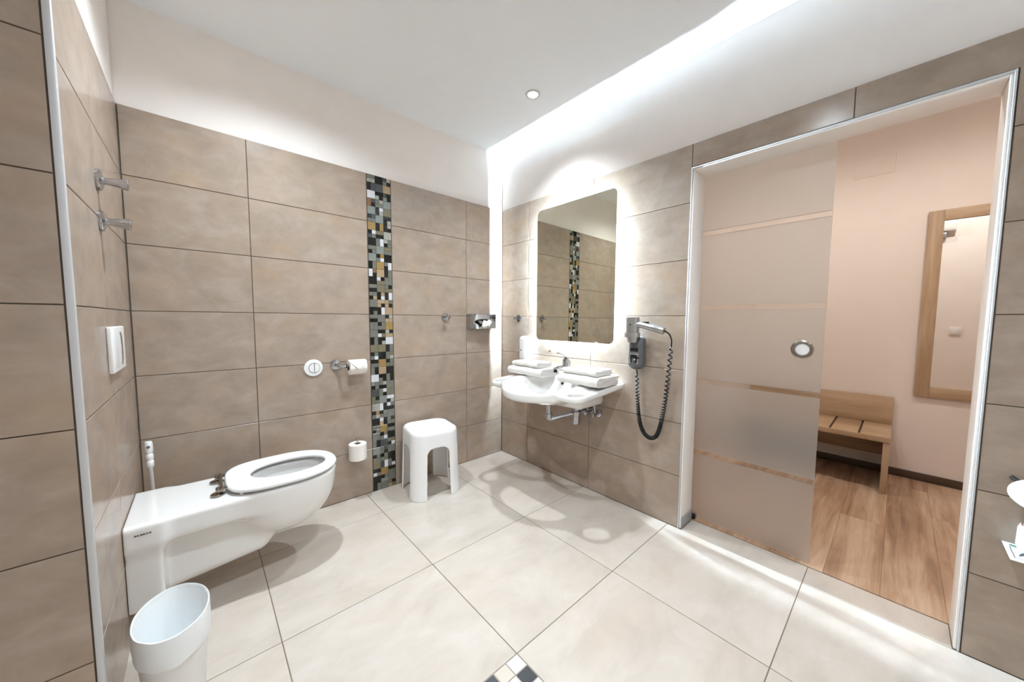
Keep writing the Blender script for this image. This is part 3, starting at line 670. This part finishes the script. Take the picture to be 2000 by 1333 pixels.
# ================================================================== BASIN
BYC = -0.797
basin = thing('wash_basin', (0, BYC, 0.61), 'wide white wash basin with grip holes at both front corners', 'basin')
ZB = 0.783
def basin_sdf(X, Y, Z):
    d_ = -X; s = Y-BYC; sa = np.abs(s)
    top = ZB-0.085*np.clip(d_, 0, 0.6)
    wing = drect(d_, s, (0.18, 0), (0.275, 0.405), 0.075)
    bowlp = (((d_-0.27)/0.305)**2+(s/0.292)**2); bowlp = (np.sqrt(bowlp)-1)*0.292
    slab = smax(wing, np.abs(Z-(top-0.020))-0.020, 0.018)
    lip = smax(bowlp, np.abs(Z-(top-0.026))-0.030, 0.024)
    under = dell(d_, s, Z, (0.26, 0, 0.765), (0.275, 0.262, 0.140), 2.3)
    apron = dbox(d_, s, Z, (0.10, 0, 0.69), (0.15, 0.255, 0.078), 0.03)
    body = smax(smin(under, apron, 0.04), Z-(top-0.01), 0.01)
    d = smin(smin(slab, lip, 0.035), body, 0.03)
    cav = dell(d_, s, Z, (0.330, 0, top+0.026), (0.208, 0.232, 0.132), 2.4)
    d = smax(d, -cav, 0.02)
    # grip slots at 45 degrees through the wings
    u = ((d_-0.388)+(sa-0.338))*0.7071; v = ((d_-0.388)-(sa-0.338))*0.7071
    slot = drect(u, v, (0, 0), (0.036, 0.050), 0.028)
    d = smax(d, -slot, 0.012)
    return np.maximum(d, -d_+0.001)
obj('ceramic_body', sdf_mesh(basin_sdf, (-0.60, BYC-0.42, 0.60), (0, BYC+0.42, 0.80), 0.005), 'ceramic', basin, angle=60, recalc=False)
obj('overflow_hole', MB().lathe([(0.0, 0), (0.0105, 0), (0.0105, 0.003), (0, 0.003)], (-0.1395, BYC-0.02, 0.742), (-0.95, 0, 0.3), 20), 'darkhole', basin)
obj('drain', MB().lathe([(0.0, 0), (0.03, 0), (0.031, 0.004), (0, 0.006)], (-0.30, BYC, 0.6545), (0, 0, 1), 28), 'chrome', basin)

fx, fy, fz = -0.075, BYC-0.003, 0.776
fau = thing('basin_faucet', (fx, fy, fz), 'chrome single lever faucet standing between the towel stacks', 'faucet')
obj('faucet_body', MB().lathe([(0.0, 0), (0.029, 0), (0.0295, 0.005), (0.026, 0.014), (0.025, 0.075), (0.027, 0.090), (0.0265, 0.100), (0.0, 0.100)], (fx, fy, fz), (-0.08, 0, 1), 32), 'chrome', fau)
obj('spout', MB().tube(catmull([(fx-0.008, fy, fz+0.056), (fx-0.05, fy, fz+0.066), (fx-0.095, fy, fz+0.068), (fx-0.122, fy, fz+0.062)], 6), [0.020]*7+[0.017]*6+[0.016]*6, 16), 'chrome', fau)
obj('aerator', MB().lathe([(0.0, 0), (0.014, 0), (0.014, 0.014), (0, 0.014)], (fx-0.116, fy, fz+0.056), (-0.35, 0, -1), 20), 'black', fau)
obj('lever_base', MB().lathe([(0.0, 0), (0.0255, 0), (0.026, 0.012), (0.022, 0.026), (0.012, 0.034), (0.0, 0.036)], (fx-0.008, fy, fz+0.1005), (-0.12, 0, 1), 28), 'chrome', fau)
lv = MB().rbox((-0.085, -0.0165, -0.005), (0.012, 0.0165, 0.005), 0.0045, 3)
ca, sa_ = math.cos(math.radians(-22)), math.sin(math.radians(-22))
lv.v = [(fx-0.016+ca*x-(-sa_)*0-sa_*-0*z+0.0 + (-sa_)*z*-1*0, fy+y, fz+0.138-(-x)*math.tan(math.radians(-22))+z) for x, y, z in lv.v]
obj('lever', lv, 'chrome', fau)
obj('pull_rod', MB().tube([(fx+0.030, fy-0.002, fz+0.02), (fx+0.034, fy-0.002, fz+0.112)], 0.0022, 8), 'chrome', fau)

tr = thing('basin_trap', (-0.02, BYC-0.1, 0.50), 'chrome waste pipe and bottle trap under the basin', 'drain trap')
px_, py_ = -0.285, BYC-0.03
obj('tailpiece', MB().lathe([(0.018, -0.06), (0.024, -0.06), (0.024, -0.03), (0.018, -0.03), (0.018, 0.06), (0.03, 0.06)], (px_, py_, 0.59), (0,0,1), 26), 'chrome', tr)
obj('elbow', MB().tube(catmull([(px_, py_, 0.555), (px_, py_, 0.537), (px_+0.012, py_-0.004, 0.526), (px_+0.035, py_-0.015, 0.526)], 6), 0.019, 16), 'chrome', tr)
obj('horizontal_pipe', MB().tube([(px_+0.03, py_-0.013, 0.526), (-0.105, BYC-0.10, 0.545)], 0.016, 16), 'chrome', tr)
obj('bottle', MB().lathe([(0.0, -0.045), (0.026, -0.045), (0.030, -0.040), (0.030, 0.015), (0.034, 0.018), (0.034, 0.042), (0.024, 0.05), (0.024, 0.085), (0, 0.085)], (-0.095, BYC-0.105, 0.515), (0,0,1), 30), 'chrome', tr)
obj('wall_pipe', MB().tube([(-0.095, BYC-0.105, 0.56), (0.0, BYC-0.105, 0.56)], 0.016, 16), 'chrome', tr)
def valve(y, z, label):
    t = thing('angle_valve', (0, y, z), label, 'valve', 'shut-off valves under the basin')
    obj('rosette', MB().lathe([(0, 0), (0.026, 0), (0.024, 0.008), (0.012, 0.010)], (0, y, z), (-1, 0, 0), 26), 'chrome', t)
    obj('valve_body', MB().lathe([(0.010, 0.005), (0.010, 0.045), (0.0125, 0.047), (0.0125, 0.06), (0, 0.06)], (0, y, z), (-1, 0, 0), 22), 'chrome', t)
    obj('knob', MB().lathe([(0.008, 0.058), (0.016, 0.062), (0.017, 0.082), (0.013, 0.087), (0, 0.087)], (0, y, z), (-1, 0, 0), 22), 'chrome', t)
    obj('hose', MB().tube(catmull([(-0.05, y, z+0.008), (-0.052, y, z+0.04), (-0.06, y+0.01, z+0.10), (-0.07, y+0.02, z+0.15)], 5), 0.0055, 10), 'alu', t)
valve(BYC-0.165, 0.553, 'chrome angle valve under the basin close to the trap')
valve(BYC-0.225, 0.550, 'chrome angle valve under the basin on the side of the hair dryer')

# folded towels: a sheet folded back and forth, pushed along Y
def towel(x0, x1, y0, y1, z0, h, layers, label, seed):
    # folded in half twice: nested U-turns on the room side, open layers and one fold at the back
    rnd = random.Random(seed); th = h/4; zc = z0+h/2; xc = x0+2*th; path = []
    lin = lambda a, b, z, n: [(t, z) for t in np.linspace(a, b, n)]
    arc = lambda cx, cz, r, t0, t1, n, sx=1.0: [(cx+sx*r*math.cos(t), cz+r*math.sin(t)) for t in np.linspace(t0, t1, n)]
    path += lin(x1-0.004*rnd.random(), xc+0.01, z0+3.5*th, 10)
    path += arc(xc, zc, 1.5*th, math.pi/2, 1.5*math.pi, 13)
    path += lin(xc+0.01, x1-th-0.01, z0+0.5*th, 10)
    path += arc(x1-th-0.006, z0+th, 0.5*th, -math.pi/2, math.pi/2, 7)
    path += lin(x1-th-0.014, xc+0.01, z0+1.5*th, 10)
    path += arc(xc, zc, 0.5*th, -math.pi/2, -1.5*math.pi, 7)
    path += lin(xc+0.01, x1-0.012, z0+2.5*th, 10)
    P = [Vector((a, 0, b)) for a, b in path]; m = len(P); V = []; F = []; hw = th*0.47; ny = 22
    left = []; right = []
    for i in range(m):
        t = (P[min(i+1, m-1)]-P[max(i-1, 0)]).normalized(); n_ = Vector((-t.z, 0, t.x)); left.append(P[i]+n_*hw); right.append(P[i]-n_*hw)
    loop = left+right[::-1]; k = len(loop)
    for j in range(ny):
        f_ = j/(ny-1); y = y0+(y1-y0)*f_; edge = 1.0 if 0 < j < ny-1 else 0.985
        for q in loop:
            wv = 0.0016*math.sin(11*f_+seed)+0.0012*math.sin(23*f_+q.x*40)
            sag = 0.003*math.sin(math.pi*f_)*((q.z-z0)/h)
            V.append((q.x+wv, y+0.002*math.sin(q.z*300+q.x*30+seed), q.z+sag*edge+0.0012*math.sin(17*f_+q.x*55+seed)))
    for j in range(ny-1):
        for i in range(k): a = j*k+i; b = j*k+(i+1) % k; F.append((a, b, b+k, a+k))
    for base in (0, (ny-1)*k):
        for i in range(m-1): F.append((base+i, base+i+1, base+k-2-i, base+k-1-i))
    return obj('folded_towel', MB().add(V, F), 'towel', None, angle=60, label=label, cat='towel', group='folded towels on the basin')
towel(-0.275, -0.065, -0.735, -0.400, 0.779, 0.054, 4, 'large folded white towel under the small one, on the soap dispenser side', 1)
towel(-0.255, -0.095, -0.680, -0.425, 0.8375, 0.034, 3, 'small folded white towel on top of the stack by the soap dispenser', 2)
towel(-0.290, -0.055, -1.200, -0.900, 0.779, 0.054, 4, 'large folded white towel under the small one, on the hair dryer side', 3)
towel(-0.250, -0.065, -1.160, -0.905, 0.8375, 0.032, 3, 'small folded white towel on top of the stack by the hair dryer', 4)

# soap dispenser
sd = thing('soap_dispenser', (0, -0.352, 0.85), 'white rounded soap dispenser on the wall behind the towels', 'soap dispenser')
def soap_sdf(X, Y, Z):
    d = dbox(X, Y, Z, (-0.045, -0.352, 0.945), (0.047, 0.042, 0.100), 0.030)
    return np.maximum(d, X+0.001)
obj('housing', sdf_mesh(soap_sdf, (-0.1, -0.41, 0.84), (0, -0.30, 1.06), 0.004), 'plastic', sd, angle=60, recalc=False)
obj('level_window', MB().lathe([(0, 0), (0.006, 0), (0.006, 0.0015), (0, 0.0015)], (-0.0922, -0.345, 0.935), (-1, 0, 0), 16), 'dryer_grey', sd)
obj('nozzle', MB().rbox((-0.085, -0.364, 0.835), (-0.05, -0.340, 0.850), 0.004), 'plastic', sd)
sc_ = obj('screw_cap', MB().lathe([(0, 0), (0.007, 0), (0.006, 0.006), (0, 0.007)], (0, -0.570, 0.937), (-1, 0, 0), 18), 'hinge', None, label='small round metal cap on the wall below the glowing mirror', cat='screw cap')

# ================================================================== HAIR DRYER
DY = -1.300
hd = thing('hair_dryer', (0, DY, 0.89), 'silver hair dryer in its grey wall holder with black coiled cord', 'hair dryer')
def hold_sdf(X, Y, Z):
    a = dbox(X, Y, Z, (-0.035, DY-0.005, 0.985), (0.037, 0.044, 0.095), 0.028)
    b = dell(X, Y, Z, (-0.045, DY-0.005, 0.94), (0.035, 0.038, 0.055), 2.4)
    return np.maximum(smin(a, b, 0.02), X+0.001)
hold = obj('wall_holder', sdf_mesh(hold_sdf, (-0.09, DY-0.06, 0.88), (0, DY+0.05, 1.09), 0.0035), 'dryer_grey', hd, angle=60, recalc=False)
obj('socket', MB().rbox((-0.0815, DY-0.028, 0.925), (-0.072, DY+0.016, 0.972), 0.003), 'black', hold)
obj('socket_plate', MB().rbox((-0.0790, DY-0.036, 0.917), (-0.071, DY+0.026, 0.980), 0.004), 'dryer_silver', hold)
obj('socket_pin', MB().rbox((-0.083, DY-0.018, 0.940), (-0.081, DY-0.010, 0.948), 0.0008), 'plastic', hold)
obj('rocker', MB().lathe([(0, 0), (0.006, 0), (0.006, 0.003), (0, 0.004)], (-0.079, DY-0.033+0.066*0, 0.955), (-1, 0, 0), 14), 'black', hold)
obj('cradle_ring', MB().lathe([(0.0365, -0.013), (0.043, -0.013), (0.044, 0.0), (0.043, 0.013), (0.0365, 0.013), (0.0365, -0.013)], (-0.088, DY, 1.088), (0,0,1), 36), 'dryer_silver', hold)
obj('dark_recess', MB().rbox((-0.076, DY-0.030, 0.985), (-0.04, DY+0.022, 1.012), 0.006), 'black', hold)
obj('barrel', MB().lathe([(0.0, -0.06), (0.028, -0.06), (0.033, -0.02), (0.0355, 0.0), (0.0365, 0.03), (0.0375, 0.075), (0.036, 0.085), (0.031, 0.088), (0.030, 0.082), (0.0, 0.082)], (-0.088, DY, 1.105), (0,0,1), 36), 'dryer_silver', hd)
obj('air_intake', MB().lathe([(0.0, 0), (0.0295, 0), (0.0295, 0.002), (0.0, 0.002)], (-0.088, DY, 1.186), (0,0,1), 30), 'black', hd)
obj('button', MB().lathe([(0, 0), (0.004, 0), (0.004, 0.003), (0, 0.003)], (-0.1245, DY-0.006, 1.148), (-1, -0.1, 0), 14), 'black', hd)
obj('handle', MB().tube([(-0.088, DY-0.03, 1.150), (-0.088, DY-0.06, 1.146), (-0.086, DY-0.12, 1.133), (-0.085, DY-0.182, 1.117), (-0.085, DY-0.186, 1.116)], [0.018, 0.0175, 0.019, 0.0205, 0.018], 22), 'dryer_silver', hd)
obj('switch', MB().rbox((-0.094, DY-0.098, 1.153), (-0.082, DY-0.060, 1.166), 0.003), 'black', hd)
ctrl = [(-1.313, 0.86), (-1.315, 0.80), (-1.321, 0.70), (-1.330, 0.62), (-1.345, 0.555), (-1.372, 0.508), (-1.405, 0.492), (-1.438, 0.506), (-1.458, 0.55), (-1.472, 0.62), (-1.486, 0.72), (-1.497, 0.84), (-1.505, 0.95), (-1.510, 1.03)]
cl = catmull([(-0.045, a, b) for a, b in ctrl], 40)
dist = [0.0]
for i in range(1, len(cl)): dist.append(dist[-1]+(cl[i]-cl[i-1]).length)
tot = dist[-1]; coil = []; ph_ = 0.0; ns = 1500; j = 0; prev = 0.0
for i in range(ns+1):
    s_ = tot*i/ns
    while j < len(dist)-2 and dist[j+1] < s_: j += 1
    f_ = (s_-dist[j])/max(1e-9, dist[j+1]-dist[j]); c_ = cl[j].lerp(cl[j+1], f_); T_ = (cl[j+1]-cl[j]).normalized()
    z_ = c_.z; pitch = 0.0075+0.024*max(0, min(1, (z_-0.56)/0.34))
    ph_ += 2*math.pi*(s_-prev)/pitch; prev = s_
    A1 = Vector((1, 0, 0)); A2 = T_.cross(A1).normalized(); env = min(1, i/30, (ns-i)/30)
    coil.append(c_+(A1*math.cos(ph_)+A2*math.sin(ph_))*0.0090*env)
coil = [Vector((-0.045, DY-0.006, 0.895)), Vector((-0.045, DY-0.010, 0.875))]+coil+catmull([coil[-1]+Vector((-0.003, -0.002, 0.012)), (-0.055, -1.515, 1.065), (-0.072, -1.512, 1.095), (-0.083, -1.500, 1.110), (-0.085, DY-0.186, 1.116)], 6)
obj('coiled_cord', MB().tube(coil, 0.0039, 6), 'darkhole', hd)

# ================================================================== HALLWAY THINGS
hb_ = thing('hall_bench', (1.68, -1.9, 0), 'light oak luggage bench with raised back board in the hallway', 'bench')
by0, by1, bx0, bz = -2.352, -1.42, 1.435, 0.392
for y in (by0, by1-0.034): obj('side_panel', MB().rbox((bx0+0.006, y, 0.001), (XH-0.002-0.014, y+0.034, bz-0.034), 0.002), 'oak_v', hb_)
obj('back_board', MB().rbox((XH-0.036, by0, bz), (XH-0.016, by1, 0.603), 0.002), 'oak', hb_)
obj('rear_panel', MB().rbox((XH-0.050, by0+0.036, 0.150), (XH-0.032, by1-0.036, bz-0.036), 0.002), 'oak', hb_)
obj('front_rail', MB().rbox((bx0-0.001, by0, bz-0.034), (bx0+0.022, by1, bz), 0.002), 'oak', hb_)
obj('seat_base', MB().rbox((bx0+0.022, by0+0.001, bz-0.034), (XH-0.036, by1-0.001, bz-0.010), 0.001), 'baseb', hb_)
ns_ = 6; sw = (by1-by0)/ns_
for i in range(ns_):
    obj('seat_slat', MB().rbox((bx0+0.022, by0+i*sw+(0.006 if i else 0), bz-0.010), (XH-0.037, by0+(i+1)*sw-(0.006 if i < ns_-1 else 0), bz), 0.002), 'oak_x' if 'oak_x' in M else 'oak', hb_)
hm = thing('framed_mirror', (XH, -2.76, 0.632), 'tall mirror in a light oak frame on the hallway wall', 'mirror')
fy0, fy1, fz0, fz1, fw = -2.447, -3.07, 0.633, 1.960, 0.074
obj('mirror_glass', MB().box((XH-0.016, fy0-fw+0.006, fz0+fw-0.006), (XH-0.012, fy1+fw-0.006, fz1-fw+0.006)), 'mirror2', hm, smooth=False)
obj('backing', MB().box((XH-0.012, fy0-0.01, fz0+0.01), (XH-0.0, fy1+0.01, fz1-0.01)), 'oak', hm, smooth=False)
for a, b in ((fy0, fy0-fw), (fy1+fw, fy1)):
    obj('frame_stile', MB().rbox((XH-0.030, a, fz0), (XH-0.004, b, fz1), 0.002), 'oak_v', hm)
for a, b in ((fz0, fz0+fw), (fz1-fw, fz1)):
    obj('frame_rail', MB().rbox((XH-0.0298, fy0-fw, a), (XH-0.004, fy1+fw, b), 0.002), 'oak', hm)
ls = thing('light_switch', (XW, -2.73, 1.04), 'white light switch on the hallway side of the door wall', 'switch')
obj('frame', MB().rbox((XW, -2.770, 1.043), (XW+0.010, -2.690, 1.123), 0.003), 'plastic', ls)
obj('rocker', MB().rbox((XW+0.010, -2.758, 1.055), (XW+0.014, -2.702, 1.111), 0.002), 'plastic', ls)
wb = thing('wall_box', (XW, -2.55, 2.09), 'white box fixed above the doorway on the hallway side', 'wall box')
obj('housing', MB().rbox((XW, -2.68, 2.100), (XW+0.06, -2.36, 2.205), 0.006), 'plastic', wb)
obj('cover_panel', MB().rbox((XW+0.06, -2.668, 2.110), (XW+0.063, -2.372, 2.195), 0.002), 'plastic', wb)
cp_ = obj('access_panel', MB().rbox((XH-0.003, -2.26, 2.30), (XH, -2.035, 2.44), 0.001), 'hallplaster', None, label='small flat painted cover high on the hallway wall', cat='cover panel')

# ================================================================== THINGS BESIDE THE DOOR AT THE RIGHT EDGE
od = thing('oval_dish', (0, -2.70, 0.6), 'white oval dish on a dark bracket right of the doorway', 'dish')
disc = []
C0 = Vector((-0.085, -2.715, 0.640)); NN = Vector((-0.55, 0.0, 0.83)).normalized(); UU = Vector((0, 1, 0)); WW = NN.cross(UU)
def disc_pt(r, t, h): return C0+UU*(r*0.105*math.cos(t))+WW*(r*0.075*math.sin(t))+NN*h
V = []; F = []; n = 40; pr_ = [(0.0, -0.004), (0.9, -0.004), (1.0, 0.002), (1.0, 0.007), (0.9, 0.006), (0.0, 0.004)]
for r, h in pr_:
    for k in range(n): V.append(disc_pt(r, 2*math.pi*k/n, h))
for i in range(len(pr_)-1):
    for k in range(n): a = i*n+k; b = i*n+(k+1) % n; F.append((a, b, b+n, a+n))
obj('dish', MB().add(V, F), 'plastic', od)
obj('bracket', MB().rbox((-0.06, -2.75, 0.615), (0.0, -2.68, 0.635), 0.004), 'black', od)
obj('bracket_arm', MB().tube([(-0.002, -2.628, 0.668), (-0.030, -2.650, 0.655), (-0.05, -2.70, 0.64)], 0.006, 10), 'black', od)
cs_ = thing('card_shelf', (0, -2.70, 0.44), 'thin white wall shelf with printed label right of the doorway', 'shelf')
shx0, shx1, shy0, shy1, shz = -0.135, -0.001, -2.622, -2.80, 0.447
obj('shelf_plate', MB().rbox((shx0, shy0, shz-0.004), (shx1, shy1, shz), 0.0015), 'plastic', cs_)
lb = MB(); zz = shz+0.0002; z2 = shz+0.0006
for x, y0_, y1_ in ((-0.018, -2.634, -2.656), (-0.018, -2.660, -2.684), (-0.026, -2.634, -2.650), (-0.026, -2.654, -2.684)): lb.box((x-0.0025, y0_, zz), (x+0.0025, y1_, z2))
obj('print', lb, 'green', cs_, smooth=False, recalc=False)
fr_ = MB()
for a, b, c, d in ((-0.036, -0.038, -2.632, -2.79), (-0.116, -0.118, -2.632, -2.79), (-0.036, -0.118, -2.632, -2.634)): fr_.box((a, c, zz), (b, d, z2))
fr_.prism([(-0.075, -2.648), (-0.062, -2.655), (-0.058, -2.664), (-0.066, -2.668), (-0.078, -2.658), (-0.095, -2.646), (-0.098, -2.642)], lambda a, b, t: (a, b, t), zz, z2)
obj('print_frame', fr_, 'ink', cs_, smooth=False, recalc=False)
obj('arrow_print', MB().prism([(-0.062, -2.672), (-0.050, -2.684), (-0.056, -2.684), (-0.056, -2.71), (-0.068, -2.71), (-0.068, -2.684), (-0.074, -2.684)], lambda a, b, t: (a, b, t), zz, z2), 'green', cs_, smooth=False)
rc = thing('rolled_cloth', (-0.034, -2.674, 0.447), 'white rolled cloth with reddish swirl standing on the thin shelf', 'cloth')
obj('roll', MB().lathe([(0.0, 0), (0.027, 0.002), (0.031, 0.015), (0.030, 0.070), (0.026, 0.082), (0.018, 0.085), (0.0, 0.084)], (-0.034, -2.674, 0.447), (0,0,1), 28), 'towel', rc)
sp = [(-0.034+(0.003+0.0024*t)*math.cos(t), -2.674+(0.003+0.0024*t)*math.sin(t), 0.5335-0.0016*max(0, t-5)) for t in np.linspace(0.3, 8.4, 70)]
obj('swirl', MB().tube(sp, 0.0026, 6), 'reddish', rc)
print('mosaic tiles', n_mos)
